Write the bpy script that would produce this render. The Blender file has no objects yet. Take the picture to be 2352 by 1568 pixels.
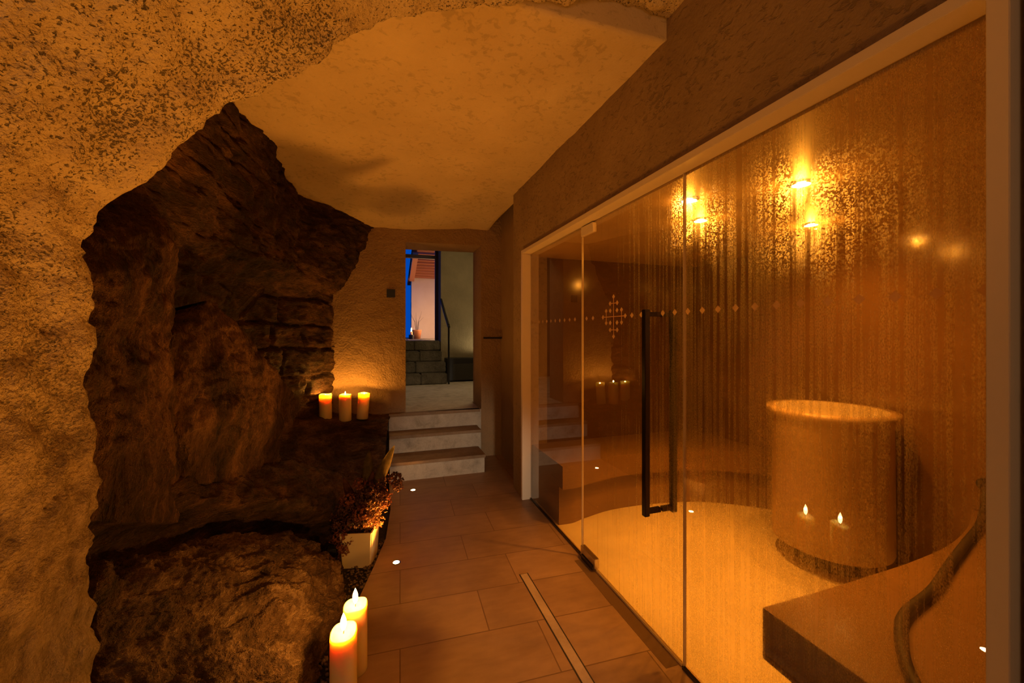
import bpy, bmesh, math, random
from mathutils import Vector, Matrix, noise
PI = math.pi
SC = bpy.context.scene
COL = SC.collection

# ------------------------------------------------------------------ camera
F, CX, HY, CH = 915.0, 1176.0, 765.0, 1.35      # focal length px, centre, horizon row, eye height
YAW = math.radians(18.2)
cd = bpy.data.cameras.new('camera')
cd.sensor_width = 36.0
cd.lens = 36.0 * F / 2352
cd.shift_y = -(784 - HY) / 2352
cd.clip_start = 0.02
cam = bpy.data.objects.new('camera', cd)
COL.objects.link(cam)
cam.location = (0, 0, CH)
cam.rotation_euler = (PI / 2, 0, -YAW)
SC.camera = cam
SC.view_settings.view_transform = 'Standard'
SC.view_settings.look = 'None'
SC.view_settings.gamma = 1
SC.view_settings.exposure = 0.0
try:
    SC.cycles.use_denoising = True
    SC.cycles.use_light_tree = False
    SC.cycles.max_bounces = 7
    SC.cycles.diffuse_bounces = 3
    SC.cycles.glossy_bounces = 3
    SC.cycles.transmission_bounces = 6
    SC.cycles.transparent_max_bounces = 16
    SC.cycles.sample_clamp_indirect = 6
    SC.cycles.caustics_reflective = False
except Exception:
    pass

# ------------------------------------------------------------------ world: blue dusk, seen through the far doorway only
w = bpy.data.worlds.new('dusk')
SC.world = w
w.use_nodes = True
w.node_tree.nodes['Background'].inputs[0].default_value = (0.0, 0.075, 0.52, 1)
w.node_tree.nodes['Background'].inputs[1].default_value = 0.8

LED_COL = (1.0, 0.36, 0.034)
CANDLE_COL = (1.0, 0.42, 0.05)
STEAM_COL = (1.0, 0.37, 0.028)


def light(name, kind, loc, energy, color, target=None, **kw):
    d = bpy.data.lights.new(name, kind)
    d.energy = energy
    d.color = color
    for k, v in kw.items():
        setattr(d, k, v)
    o = bpy.data.objects.new(name, d)
    COL.objects.link(o)
    o.location = loc
    if target is not None:
        o.rotation_euler = (Vector(target) - Vector(loc)).to_track_quat('-Z', 'Y').to_euler()
    return o


def areal(name, loc, energy, color, target, sx, sy, **kw):
    return light(name, 'AREA', loc, energy, color, target, shape='RECTANGLE', size=sx, size_y=sy, **kw)


# warm light of the room behind the camera (low spot narrowed to the steps), the lamp of the room beyond the steps, the courtyard lamp
areal('room_light', (-0.45, -1.7, 1.7), 10.0, (1.0, 0.58, 0.27), (0.4, 3.0, 0.9), 0.9, 1.1)
light('low_room_light', 'SPOT', (0.62, -2.0, 0.5), 230.0, (1.0, 0.76, 0.50), (0.72, 3.75, 0.10), spot_size=math.radians(17), spot_blend=0.8, shadow_soft_size=0.12)
areal('landing_light', (1.6, 5.6, 3.05), 15.0, (1.0, 0.68, 0.30), (1.3, 5.9, 0.5), 0.9, 0.9)
light('courtyard_light', 'POINT', (1.25, 9.3, 1.55), 52.0, (1.0, 0.50, 0.20), shadow_soft_size=0.2)
light('uplight_behind_jamb', 'SPOT', (1.95, 6.75, 0.98), 14.0, (1.0, 0.75, 0.4), (1.5, 7.05, 1.5), spot_size=1.6, spot_blend=0.6, shadow_soft_size=0.03)
# recessed floor uplights along the rock (the first one lies just below the frame)
LEDS = [(-0.13, 0.98), (0.085, 2.44), (0.262, 3.52)]
LED_W = [64.0, 72.0, 14.0]
for (lx, ly), e in zip(LEDS, LED_W):
    light('floor_uplight_beam', 'SPOT', (lx, ly, 0.012), e, LED_COL, (lx, ly, 3), spot_size=math.radians([98, 118, 132][LED_W.index(e)]), spot_blend=1.0, shadow_soft_size=0.02)
# steam-room downlights
ZC = 1.985
SPOTS = [(1.69, 1.22), (1.39, 1.535), (1.70, 1.79), (2.38, 1.66)]
SPOT_W = [44.0, 20.0, 150.0, 40.0]
SPOT_A = [140, 150, 84, 150]
for (lx, ly), e, ang in zip(SPOTS, SPOT_W, SPOT_A):
    light('steam_downlight_glow', 'POINT', (lx, ly, ZC - 0.03), [5, 2.5, 4, 5][SPOT_W.index(e)], STEAM_COL, shadow_soft_size=0.02)
    light('steam_downlight_beam', 'SPOT', (lx, ly, ZC - 0.02), e, STEAM_COL, (lx, ly, 0), spot_size=math.radians(ang), spot_blend=1.0, shadow_soft_size=0.025)


# ------------------------------------------------------------------ helpers
def P(u, v, Y):
    """photo pixel + distance down the corridor -> point"""
    r = (u - CX) / F
    s, c = math.sin(YAW), math.cos(YAW)
    d = Y / (c - r * s)
    return Vector((d * (s + r * c), Y, CH - d * (v - HY) / F))


def tag(o, label, cat=None, group=None, kind=None):
    o['label'] = label
    if cat: o['category'] = cat
    if group: o['group'] = group
    if kind: o['kind'] = kind
    return o


def obj(name, bm, mat, parent=None, smooth=False, loc=None):
    me = bpy.data.meshes.new(name)
    bm.normal_update()
    bm.to_mesh(me)
    bm.free()
    for m in (mat if isinstance(mat, (list, tuple)) else [mat]):
        me.materials.append(m)
    if smooth:
        for p in me.polygons: p.use_smooth = True
    o = bpy.data.objects.new(name, me)
    COL.objects.link(o)
    if parent: o.parent = parent
    if loc: o.location = loc
    return o


def empty(name, loc=(0, 0, 0), rz=0):
    o = bpy.data.objects.new(name, None)
    o.empty_display_size = 0.1
    COL.objects.link(o)
    o.location = loc
    o.rotation_euler = (0, 0, rz)
    return o


def copy_tree(o, parent=None):
    c = o.copy()
    COL.objects.link(c)
    if parent: c.parent = parent
    for ch in list(o.children):
        copy_tree(ch, c)
    return c


def box(bm, x0, x1, y0, y1, z0, z1, bevel=0.0, mi=0):
    vs = [bm.verts.new((x, y, z)) for z in (z0, z1) for y in (y0, y1) for x in (x0, x1)]
    fs = []
    for q in ((0, 2, 3, 1), (4, 5, 7, 6), (0, 1, 5, 4), (2, 6, 7, 3), (0, 4, 6, 2), (1, 3, 7, 5)):
        f = bm.faces.new([vs[i] for i in q]); f.material_index = mi; fs.append(f)
    if bevel:
        es = list({e for f in fs for e in f.edges})
        bmesh.ops.bevel(bm, geom=es, offset=bevel, segments=2, affect='EDGES')
    return bm


def lathe(bm, prof, n=32, cx=0, cy=0, mi=0):
    rings = []
    for r, z in prof:
        if r < 1e-6:
            rings.append([bm.verts.new((cx, cy, z))])
        else:
            rings.append([bm.verts.new((cx + r * math.cos(2 * PI * i / n), cy + r * math.sin(2 * PI * i / n), z)) for i in range(n)])
    for a, b in zip(rings, rings[1:]):
        for i in range(n):
            j = (i + 1) % n
            if len(a) == 1 and len(b) == 1: continue
            if len(a) == 1: f = bm.faces.new((a[0], b[j], b[i]))
            elif len(b) == 1: f = bm.faces.new((a[i], a[j], b[0]))
            else: f = bm.faces.new((a[i], a[j], b[j], b[i]))
            f.material_index = mi
    return bm


def tube(bm, pts, r, n=8, mi=0):
    pts = [Vector(p) for p in pts]
    rs = r if isinstance(r, (list, tuple)) else [r] * len(pts)
    prev = None
    for k, p in enumerate(pts):
        t = (pts[min(k + 1, len(pts) - 1)] - pts[max(k - 1, 0)]).normalized()
        a = t.orthogonal().normalized() if prev is None else (prev - t * prev.dot(t)).normalized()
        prev = a
        b = t.cross(a)
        ring = [bm.verts.new(p + rs[k] * (a * math.cos(2 * PI * i / n) + b * math.sin(2 * PI * i / n))) for i in range(n)]
        if k:
            for i in range(n):
                f = bm.faces.new((last[i], last[(i + 1) % n], ring[(i + 1) % n], ring[i])); f.material_index = mi
        else:
            bm.faces.new(ring[::-1])
        last = ring
    bm.faces.new(last)
    return bm


def prism(bm, poly, z0, z1):
    a = [bm.verts.new((x, y, z0)) for x, y in poly]
    b = [bm.verts.new((x, y, z1)) for x, y in poly]
    n = len(poly)
    bm.faces.new(a[::-1]); bm.faces.new(b)
    for i in range(n):
        bm.faces.new((a[i], a[(i + 1) % n], b[(i + 1) % n], b[i]))
    bmesh.ops.recalc_face_normals(bm, faces=bm.faces)
    return bm


def catmull(p0, p1, p2, p3, t):
    return 0.5 * ((2 * p1) + (-p0 + p2) * t + (2 * p0 - 5 * p1 + 4 * p2 - p3) * t * t + (-p0 + 3 * p1 - 3 * p2 + p3) * t ** 3)


def spline(pts, n):
    m = len(pts) - 1
    out = []
    for i in range(n):
        s = i / (n - 1) * m
        k = min(int(s), m - 1)
        t = s - k
        out.append(catmull(pts[max(k - 1, 0)], pts[k], pts[k + 1], pts[min(k + 2, m)], t))
    return out


def polyline(pts, n):
    pts = [Vector(p) for p in pts]
    L = [0]
    for a, b in zip(pts, pts[1:]): L.append(L[-1] + (b - a).length)
    out = []
    k = 0
    for i in range(n):
        s = L[-1] * i / (n - 1)
        while k < len(pts) - 2 and s > L[k + 1]: k += 1
        t = (s - L[k]) / max(L[k + 1] - L[k], 1e-9)
        out.append(pts[k].lerp(pts[k + 1], min(max(t, 0), 1)))
    return out


def fbm(p, s, o=5):
    return noise.fractal(p * s, 0.9, 2.1, o)


# ------------------------------------------------------------------ materials
def mat(name):
    m = bpy.data.materials.new(name)
    m.use_nodes = True
    nt = m.node_tree
    nt.nodes.clear()
    return m, nt, nt.nodes.new('ShaderNodeOutputMaterial')


def N(nt, typ, ins=None, **props):
    n = nt.nodes.new(typ)
    for k, v in props.items(): setattr(n, k, v)
    for k, v in (ins or {}).items():
        if hasattr(v, 'default_value') or isinstance(v, bpy.types.NodeSocket): nt.links.new(v, n.inputs[k])
        else: n.inputs[k].default_value = v
    return n


def ramp(nt, fac, stops):
    r = nt.nodes.new('ShaderNodeValToRGB')
    nt.links.new(fac, r.inputs[0])
    el = r.color_ramp.elements
    while len(el) < len(stops): el.new(0.5)
    for e, (p, c) in zip(el, stops):
        e.position = p
        e.color = c if len(c) == 4 else (*c, 1)
    return r.outputs[0]


def math_(nt, op, a, b=None, clamp=False):
    n = N(nt, 'ShaderNodeMath', operation=op, use_clamp=clamp)
    for i, v in enumerate((a, b)):
        if v is None: continue
        if isinstance(v, (int, float)): n.inputs[i].default_value = v
        else: nt.links.new(v, n.inputs[i])
    return n.outputs[0]


def coords(nt, scale=(1, 1, 1), rot=(0, 0, 0)):
    g = nt.nodes.new('ShaderNodeNewGeometry')
    mp = N(nt, 'ShaderNodeMapping', {'Scale': scale, 'Rotation': rot})
    nt.links.new(g.outputs['Position'], mp.inputs['Vector'])
    return mp.outputs[0]


def plain(name, col, rough=0.5, metal=0.0, **ins):
    m, nt, out = mat(name)
    p = N(nt, 'ShaderNodeBsdfPrincipled', {'Base Color': (*col, 1), 'Roughness': rough, 'Metallic': metal})
    for k, v in ins.items(): p.inputs[k.replace('_', ' ')].default_value = v
    nt.links.new(p.outputs[0], out.inputs[0])
    return m


def emit(name, col, s, clear=False):
    m, nt, out = mat(name)
    e = N(nt, 'ShaderNodeEmission', {'Color': (*col, 1), 'Strength': s})
    if clear:                                   # a flame is transparent: light passes through it
        t = N(nt, 'ShaderNodeBsdfTransparent')
        a = N(nt, 'ShaderNodeAddShader', {0: e.outputs[0], 1: t.outputs[0]})
        nt.links.new(a.outputs[0], out.inputs[0])
    else:
        nt.links.new(e.outputs[0], out.inputs[0])
    m.cycles.emission_sampling = 'NONE'         # its lamp does the sampling
    return m


def plaster(name, c0, c1, s1=3.0, fine=60.0, bump=0.4, pits=0.0, pitcol=(0.08, 0.06, 0.04), pitscale=35.0, dist=0.01, lowfade=False):
    m, nt, out = mat(name)
    co = coords(nt)
    n1 = N(nt, 'ShaderNodeTexNoise', {'Vector': co, 'Scale': s1, 'Detail': 4.0, 'Roughness': 0.6})
    n2 = N(nt, 'ShaderNodeTexNoise', {'Vector': co, 'Scale': fine, 'Detail': 3.0, 'Roughness': 0.65, 'Distortion': 0.1})
    col = ramp(nt, n1.outputs[0], [(0.3, c0), (0.7, c1)])
    h = math_(nt, 'MULTIPLY', n2.outputs[0], 1.0)
    n3 = N(nt, 'ShaderNodeTexNoise', {'Vector': co, 'Scale': 9.0, 'Detail': 2.0})
    h = math_(nt, 'ADD', h, math_(nt, 'MULTIPLY', n3.outputs[0], 1.6))
    if pits:
        # dark stray pits: stretched noise below a threshold, gathered by a slow noise
        pc = coords(nt, (1, 1, 1.6), (0.5, 0.6, 0.3))
        n4 = N(nt, 'ShaderNodeTexNoise', {'Vector': pc, 'Scale': pitscale, 'Detail': 3.0, 'Roughness': 0.6, 'Distortion': 0.5})
        n5 = N(nt, 'ShaderNodeTexNoise', {'Vector': co, 'Scale': 4.5, 'Detail': 3.0})
        th = math_(nt, 'ADD', n4.outputs[0], math_(nt, 'MULTIPLY', math_(nt, 'SUBTRACT', n5.outputs[0], 0.5), 0.35))
        k = ramp(nt, th, [(0.34, (1, 1, 1)), (0.43, (0, 0, 0))])
        kk = math_(nt, 'MULTIPLY', k, pits)
        if lowfade:                             # the pillar's foot is bare smooth stone
            sz = N(nt, 'ShaderNodeSeparateXYZ', {0: co})
            lf = N(nt, 'ShaderNodeMapRange', {'Value': sz.outputs[2], 'From Min': 0.95, 'From Max': 1.45, 'To Min': 0.12, 'To Max': 1.0})
            kk = math_(nt, 'MULTIPLY', kk, lf.outputs[0])
            ns = N(nt, 'ShaderNodeTexNoise', {'Vector': coords(nt, (1, 1, 0.55), (0.2, 0.35, 0)), 'Scale': 22.0, 'Detail': 7.0, 'Roughness': 0.7})
            stone = ramp(nt, ns.outputs[0], [(0.36, (0.13, 0.075, 0.035)), (0.52, (0.31, 0.205, 0.115)), (0.68, (0.42, 0.29, 0.17))])
            sm_ = N(nt, 'ShaderNodeMix', data_type='RGBA')
            nt.links.new(lf.outputs[0], sm_.inputs[0]); nt.links.new(stone, sm_.inputs[6]); nt.links.new(col, sm_.inputs[7])
            col = sm_.outputs[2]
            h = math_(nt, 'ADD', h, math_(nt, 'MULTIPLY', math_(nt, 'SUBTRACT', 1.0, lf.outputs[0]), math_(nt, 'MULTIPLY', ns.outputs[0], 2.5)))
        mx = N(nt, 'ShaderNodeMix', data_type='RGBA')
        nt.links.new(kk, mx.inputs[0]); nt.links.new(col, mx.inputs[6]); mx.inputs[7].default_value = (*pitcol, 1)
        col = mx.outputs[2]
        h = math_(nt, 'SUBTRACT', h, math_(nt, 'MULTIPLY', kk, 1.4))
    b = N(nt, 'ShaderNodeBump', {'Height': h, 'Strength': bump, 'Distance': dist})
    p = N(nt, 'ShaderNodeBsdfPrincipled', {'Base Color': col, 'Roughness': 0.9, 'Normal': b.outputs[0], 'Specular IOR Level': 0.2})
    nt.links.new(p.outputs[0], out.inputs[0])
    return m


def rockmat(name, dark, mid, light_, stretch=(1, 1, 1), rot=(0, 0, 0), scale=5.0, bump=1.0):
    m, nt, out = mat(name)
    co = coords(nt, stretch, rot)
    c2 = coords(nt)
    n1 = N(nt, 'ShaderNodeTexNoise', {'Vector': co, 'Scale': scale, 'Detail': 7.0, 'Roughness': 0.68, 'Distortion': 0.5})
    n2 = N(nt, 'ShaderNodeTexNoise', {'Vector': co, 'Scale': scale * 9, 'Detail': 4.0, 'Roughness': 0.7})
    n3 = N(nt, 'ShaderNodeTexNoise', {'Vector': c2, 'Scale': 2.2, 'Detail': 3.0})
    mix = math_(nt, 'ADD', math_(nt, 'MULTIPLY', n1.outputs[0], 0.55), math_(nt, 'MULTIPLY', n3.outputs[0], 0.25))
    mix = math_(nt, 'ADD', mix, math_(nt, 'MULTIPLY', n2.outputs[0], 0.20))
    col = ramp(nt, mix, [(0.37, dark), (0.5, mid), (0.63, light_)])
    h = math_(nt, 'ADD', math_(nt, 'MULTIPLY', n1.outputs[0], 2.2), math_(nt, 'MULTIPLY', n2.outputs[0], 0.9))
    b = N(nt, 'ShaderNodeBump', {'Height': h, 'Strength': bump, 'Distance': 0.045})
    p = N(nt, 'ShaderNodeBsdfPrincipled', {'Base Color': col, 'Roughness': 0.75, 'Normal': b.outputs[0], 'Specular IOR Level': 0.3})
    nt.links.new(p.outputs[0], out.inputs[0])
    return m


M = {}
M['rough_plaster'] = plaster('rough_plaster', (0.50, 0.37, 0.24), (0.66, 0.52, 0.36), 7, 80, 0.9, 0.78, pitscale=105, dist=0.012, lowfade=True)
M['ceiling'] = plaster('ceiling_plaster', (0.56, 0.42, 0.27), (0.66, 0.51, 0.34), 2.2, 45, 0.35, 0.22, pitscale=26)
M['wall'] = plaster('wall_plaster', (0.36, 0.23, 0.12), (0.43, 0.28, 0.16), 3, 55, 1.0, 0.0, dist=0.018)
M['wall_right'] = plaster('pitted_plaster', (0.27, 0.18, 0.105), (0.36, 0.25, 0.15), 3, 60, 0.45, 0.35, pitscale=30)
M['recess'] = plaster('brown_render', (0.30, 0.19, 0.12), (0.36, 0.24, 0.16), 3, 60, 0.25)
M['far_wall'] = plaster('olive_plaster', (0.22, 0.185, 0.12), (0.28, 0.235, 0.15), 3, 40, 0.5)
M['house'] = plaster('house_render', (0.70, 0.60, 0.45), (0.78, 0.69, 0.54), 2, 30, 0.2)
M['rock'] = rockmat('schist', (0.018, 0.008, 0.003), (0.10, 0.045, 0.019), (0.30, 0.145, 0.06), (1, 1, 3.2), (0.12, 0.1, 0), 4.5)
M['rock_slab'] = rockmat('schist_upright', (0.022, 0.009, 0.003), (0.13, 0.058, 0.022), (0.36, 0.175, 0.07), (2.6, 2.6, 0.8), (0.2, -0.15, 0), 4.0)
M['rock_front'] = rockmat('schist_pale', (0.025, 0.011, 0.005), (0.16, 0.08, 0.036), (0.46, 0.28, 0.15), (1.0, 1.0, 1.7), (0.3, 0.5, 0), 6.0)
M['soil'] = rockmat('soil', (0.03, 0.02, 0.012), (0.07, 0.045, 0.03), (0.13, 0.09, 0.06), scale=14)
M['gravel'] = rockmat('gravel_stone', (0.06, 0.035, 0.025), (0.14, 0.09, 0.07), (0.26, 0.18, 0.14), scale=30, bump=0.3)
M['step_stone'] = rockmat('step_stone', (0.34, 0.30, 0.25), (0.52, 0.47, 0.41), (0.62, 0.57, 0.50), scale=9, bump=0.15)
M['tread'] = rockmat('tread_stone', (0.22, 0.15, 0.10), (0.30, 0.21, 0.14), (0.36, 0.26, 0.18), scale=6, bump=0.08)
M['old_stone'] = rockmat('old_stone', (0.08, 0.07, 0.05), (0.17, 0.15, 0.11), (0.26, 0.23, 0.17), scale=6, bump=0.8)
M['frame'] = plain('painted_frame', (0.72, 0.60, 0.48), 0.45)
M['black'] = plain('black_plastic', (0.012, 0.012, 0.013), 0.45)
M['black_metal'] = plain('black_chrome', (0.10, 0.09, 0.085), 0.16, 0.9)
M['chrome'] = plain('chrome', (0.62, 0.58, 0.52), 0.22, 1.0)
M['steam_tile'] = None


def floor_mat(name, c0, c1, wet=False):
    m, nt, out = mat(name)
    co = coords(nt, (1, 1, 1), (0, 0, math.radians(2.5)))
    br = N(nt, 'ShaderNodeTexBrick', {'Vector': co, 'Color1': (0, 0, 0, 1), 'Color2': (1, 1, 1, 1), 'Mortar': (0.5, 0.5, 0.5, 1), 'Scale': 1.0,
                                      'Mortar Size': 0.0028, 'Mortar Smooth': 0.1, 'Brick Width': 0.62, 'Row Height': 0.295}, offset=0.37)
    n1 = N(nt, 'ShaderNodeTexNoise', {'Vector': co, 'Scale': 3.0, 'Detail': 7.0, 'Roughness': 0.6})
    n2 = N(nt, 'ShaderNodeTexNoise', {'Vector': coords(nt, (3, 9, 1)), 'Scale': 3.0, 'Detail': 6.0})
    mix = math_(nt, 'ADD', math_(nt, 'MULTIPLY', n1.outputs[0], 0.55), math_(nt, 'MULTIPLY', n2.outputs[0], 0.30))
    mix = math_(nt, 'ADD', mix, math_(nt, 'MULTIPLY', br.outputs[0], 0.13))
    col = ramp(nt, mix, [(0.3, c0), (0.68, c1)])
    mx = N(nt, 'ShaderNodeMix', data_type='RGBA')
    nt.links.new(br.outputs[1], mx.inputs[0]); nt.links.new(col, mx.inputs[6]); mx.inputs[7].default_value = (c0[0] * .8, c0[1] * .75, c0[2] * .7, 1)
    h = math_(nt, 'SUBTRACT', math_(nt, 'MULTIPLY', n1.outputs[0], 0.15), br.outputs[1])
    b = N(nt, 'ShaderNodeBump', {'Height': h, 'Strength': 0.35, 'Distance': 0.004})
    r = ramp(nt, n1.outputs[0], [(0.35, (0.34,) * 3), (0.7, (0.52,) * 3)])
    p = N(nt, 'ShaderNodeBsdfPrincipled', {'Base Color': mx.outputs[2], 'Roughness': r, 'Normal': b.outputs[0], 'Specular IOR Level': 0.35})
    nt.links.new(p.outputs[0], out.inputs[0])
    return m


M['floor'] = floor_mat('stone_tile', (0.24, 0.145, 0.085), (0.43, 0.275, 0.165))
M['drain'] = rockmat('drain_tile', (0.36, 0.26, 0.19), (0.44, 0.33, 0.25), (0.5, 0.38, 0.29), scale=7, bump=0.1)


def mosaic(name, c, rough=0.22):
    m, nt, out = mat(name)
    co = coords(nt)
    n = N(nt, 'ShaderNodeTexNoise', {'Vector': co, 'Scale': 2.5, 'Detail': 4.0})
    col = ramp(nt, n.outputs[0], [(0.3, tuple(x * .8 for x in c)), (0.7, c)])
    p = N(nt, 'ShaderNodeBsdfPrincipled', {'Base Color': col, 'Roughness': rough, 'Specular IOR Level': 0.5})
    nt.links.new(p.outputs[0], out.inputs[0])
    return m


M['steam_tile'] = mosaic('steam_tile', (0.25, 0.135, 0.052), 0.16)
M['steam_floor'] = mosaic('steam_floor', (0.78, 0.64, 0.46), 0.35)
M['steam_ceiling'] = mosaic('steam_ceiling', (0.55, 0.40, 0.25), 0.4)
M['bench'] = mosaic('bench_tile', (0.24, 0.135, 0.06), 0.3)
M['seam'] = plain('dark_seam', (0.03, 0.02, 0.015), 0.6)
M['drum'] = mosaic('drum_stone', (0.55, 0.38, 0.22), 0.35)


def glass_mat():
    m, nt, out = mat('bronze_glass')
    fr = N(nt, 'ShaderNodeFresnel', {'IOR': 1.52})
    g = nt.nodes.new('ShaderNodeNewGeometry')
    k = math_(nt, 'MULTIPLY', fr.outputs[0], math_(nt, 'SUBTRACT', 1.0, g.outputs['Backfacing']))
    k = math_(nt, 'MULTIPLY', k, 1.9, True)
    t = N(nt, 'ShaderNodeBsdfTransparent', {'Color': (0.93, 0.88, 0.80, 1)})
    gl = N(nt, 'ShaderNodeBsdfGlossy', {'Color': (1, 1, 1, 1), 'Roughness': 0.0})
    mx = N(nt, 'ShaderNodeMixShader', {0: k, 1: t.outputs[0], 2: gl.outputs[0]})
    nt.links.new(mx.outputs[0], out.inputs[0])
    return m


def fog_mat():
    """water on the inner side of the glass: beaded drops, mist and runs; clear towards the far pane"""
    m, nt, out = mat('condensation')
    g = nt.nodes.new('ShaderNodeNewGeometry')
    sep = N(nt, 'ShaderNodeSeparateXYZ', {0: g.outputs['Position']})
    yy, zz = sep.outputs[1], sep.outputs[2]
    zone = N(nt, 'ShaderNodeMapRange', {'Value': yy, 'From Min': 2.35, 'From Max': 1.35, 'To Min': 0.0, 'To Max': 1.0})
    runs = N(nt, 'ShaderNodeTexNoise', {'Vector': coords(nt, (0, 60, 0.8)), 'Scale': 1.0, 'Detail': 4.0, 'Roughness': 0.62, 'Distortion': 0.15})
    blot = N(nt, 'ShaderNodeTexNoise', {'Vector': coords(nt, (0, 5, 3.2)), 'Scale': 1.0, 'Detail': 3.0, 'Roughness': 0.55})
    bead = N(nt, 'ShaderNodeTexVoronoi', {'Vector': coords(nt), 'Scale': 260.0})
    s = math_(nt, 'ADD', math_(nt, 'MULTIPLY', runs.outputs[0], 0.75), math_(nt, 'MULTIPLY', blot.outputs[0], 0.25))
    s = math_(nt, 'ADD', s, math_(nt, 'MULTIPLY', math_(nt, 'SUBTRACT', zone.outputs[0], 1.0), 0.20))
    wet = ramp(nt, s, [(0.43, (0.04,) * 3), (0.49, (0.6,) * 3), (0.55, (1, 1, 1))])
    grain = N(nt, 'ShaderNodeTexNoise', {'Vector': coords(nt, (0, 1, 0.5)), 'Scale': 330.0, 'Detail': 2.0})
    wet = math_(nt, 'MULTIPLY', wet, ramp(nt, grain.outputs[0], [(0.36, (0.25,) * 3), (0.62, (1, 1, 1))]))
    wet = math_(nt, 'MULTIPLY', wet, zone.outputs[0])
    t = N(nt, 'ShaderNodeBsdfTransparent', {'Color': (1, 1, 1, 1)})
    # each drop bends the light a little, one way or the other
    ior = ramp(nt, bead.outputs['Color'], [(0.45, (0.87,) * 3), (0.55, (1.0,) * 3)])
    ior = math_(nt, 'ADD', ior, math_(nt, 'MULTIPLY', math_(nt, 'SUBTRACT', ior, 0.87), 1.15))
    rf = N(nt, 'ShaderNodeBsdfRefraction', {'Color': (1, 1, 1, 1), 'IOR': ior, 'Roughness': 0.9})
    tl = N(nt, 'ShaderNodeBsdfTranslucent', {'Color': (0.85, 0.72, 0.5, 1)})
    m1 = N(nt, 'ShaderNodeMixShader', {0: 0.10, 1: rf.outputs[0], 2: tl.outputs[0]})
    fac = math_(nt, 'MULTIPLY', wet, 0.72)
    # a faint even mist everywhere in the wet zone
    fac = math_(nt, 'ADD', fac, math_(nt, 'MULTIPLY', zone.outputs[0], 0.06), True)
    fac = math_(nt, 'MULTIPLY', fac, math_(nt, 'SUBTRACT', 1.0, g.outputs['Backfacing']))
    m2 = N(nt, 'ShaderNodeMixShader', {0: fac, 1: t.outputs[0], 2: m1.outputs[0]})
    nt.links.new(m2.outputs[0], out.inputs[0])
    return m


M['glass'] = glass_mat()
M['fog'] = fog_mat()
def frost():
    m, nt, out = mat('frosted_film')
    d = N(nt, 'ShaderNodeBsdfDiffuse', {'Color': (0.75, 0.52, 0.36, 1)})
    t = N(nt, 'ShaderNodeBsdfTranslucent', {'Color': (0.7, 0.5, 0.33, 1)})
    c = N(nt, 'ShaderNodeBsdfTransparent', {'Color': (0.9, 0.8, 0.7, 1)})
    a = N(nt, 'ShaderNodeMixShader', {0: 0.45, 1: d.outputs[0], 2: t.outputs[0]})
    b = N(nt, 'ShaderNodeMixShader', {0: 0.45, 1: a.outputs[0], 2: c.outputs[0]})
    nt.links.new(b.outputs[0], out.inputs[0])
    return m


M['frost'] = frost()
M['edge'] = plain('polished_glass_edge', (0.75, 0.60, 0.42), 0.25, Transmission_Weight=0.3)


def wax():
    m, nt, out = mat('candle_wax')
    p = N(nt, 'ShaderNodeBsdfPrincipled', {'Base Color': (0.90, 0.68, 0.36, 1), 'Roughness': 0.5, 'Subsurface Weight': 1.0,
                                           'Subsurface Radius': (1.0, 0.66, 0.32), 'Subsurface Scale': 0.045})
    nt.links.new(p.outputs[0], out.inputs[0])
    return m


M['wax'] = wax()
M['flame'] = emit('flame', (1.0, 0.62, 0.22), 14.0, True)
M['wick'] = plain('wick', (0.02, 0.015, 0.01), 0.9)
M['led'] = emit('led_lens', (1.0, 0.62, 0.25), 60.0)
M['spot_lens'] = emit('spot_lens', (1.0, 0.66, 0.28), 45.0)


# ------------------------------------------------------------------ structure: floor
def st(name, bm, m, label, smooth=False):
    return tag(obj(name, bm, m, None, smooth), label, name.split('_')[0], None, 'structure')


GX = 1.157                                    # glass plane
YN = 1.34                                     # plane where the rough arch ends
edge_l = [(-0.55, -2.3), (-0.30, 1.0), (-0.215, 1.5), (-0.10, 2.2), (-0.035, 2.46), (0.03, 2.75), (0.07, 3.2), (0.07, 3.8)]
bm = prism(bmesh.new(), edge_l + [(0.07, 4.4), (1.30, 4.4), (1.30, 3.0), (1.18, 3.0), (1.18, -2.3)], -0.06, 0.0)
st('floor', bm, M['floor'], 'brown stone tile corridor floor between the rock and the glass front')
bm = bmesh.new(); box(bm, -1.7, 0.12, -2.3, 4.5, -0.12, -0.02)
st('ground', bm, M['soil'], 'dark soil bed between the rocks and the tile floor')

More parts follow.
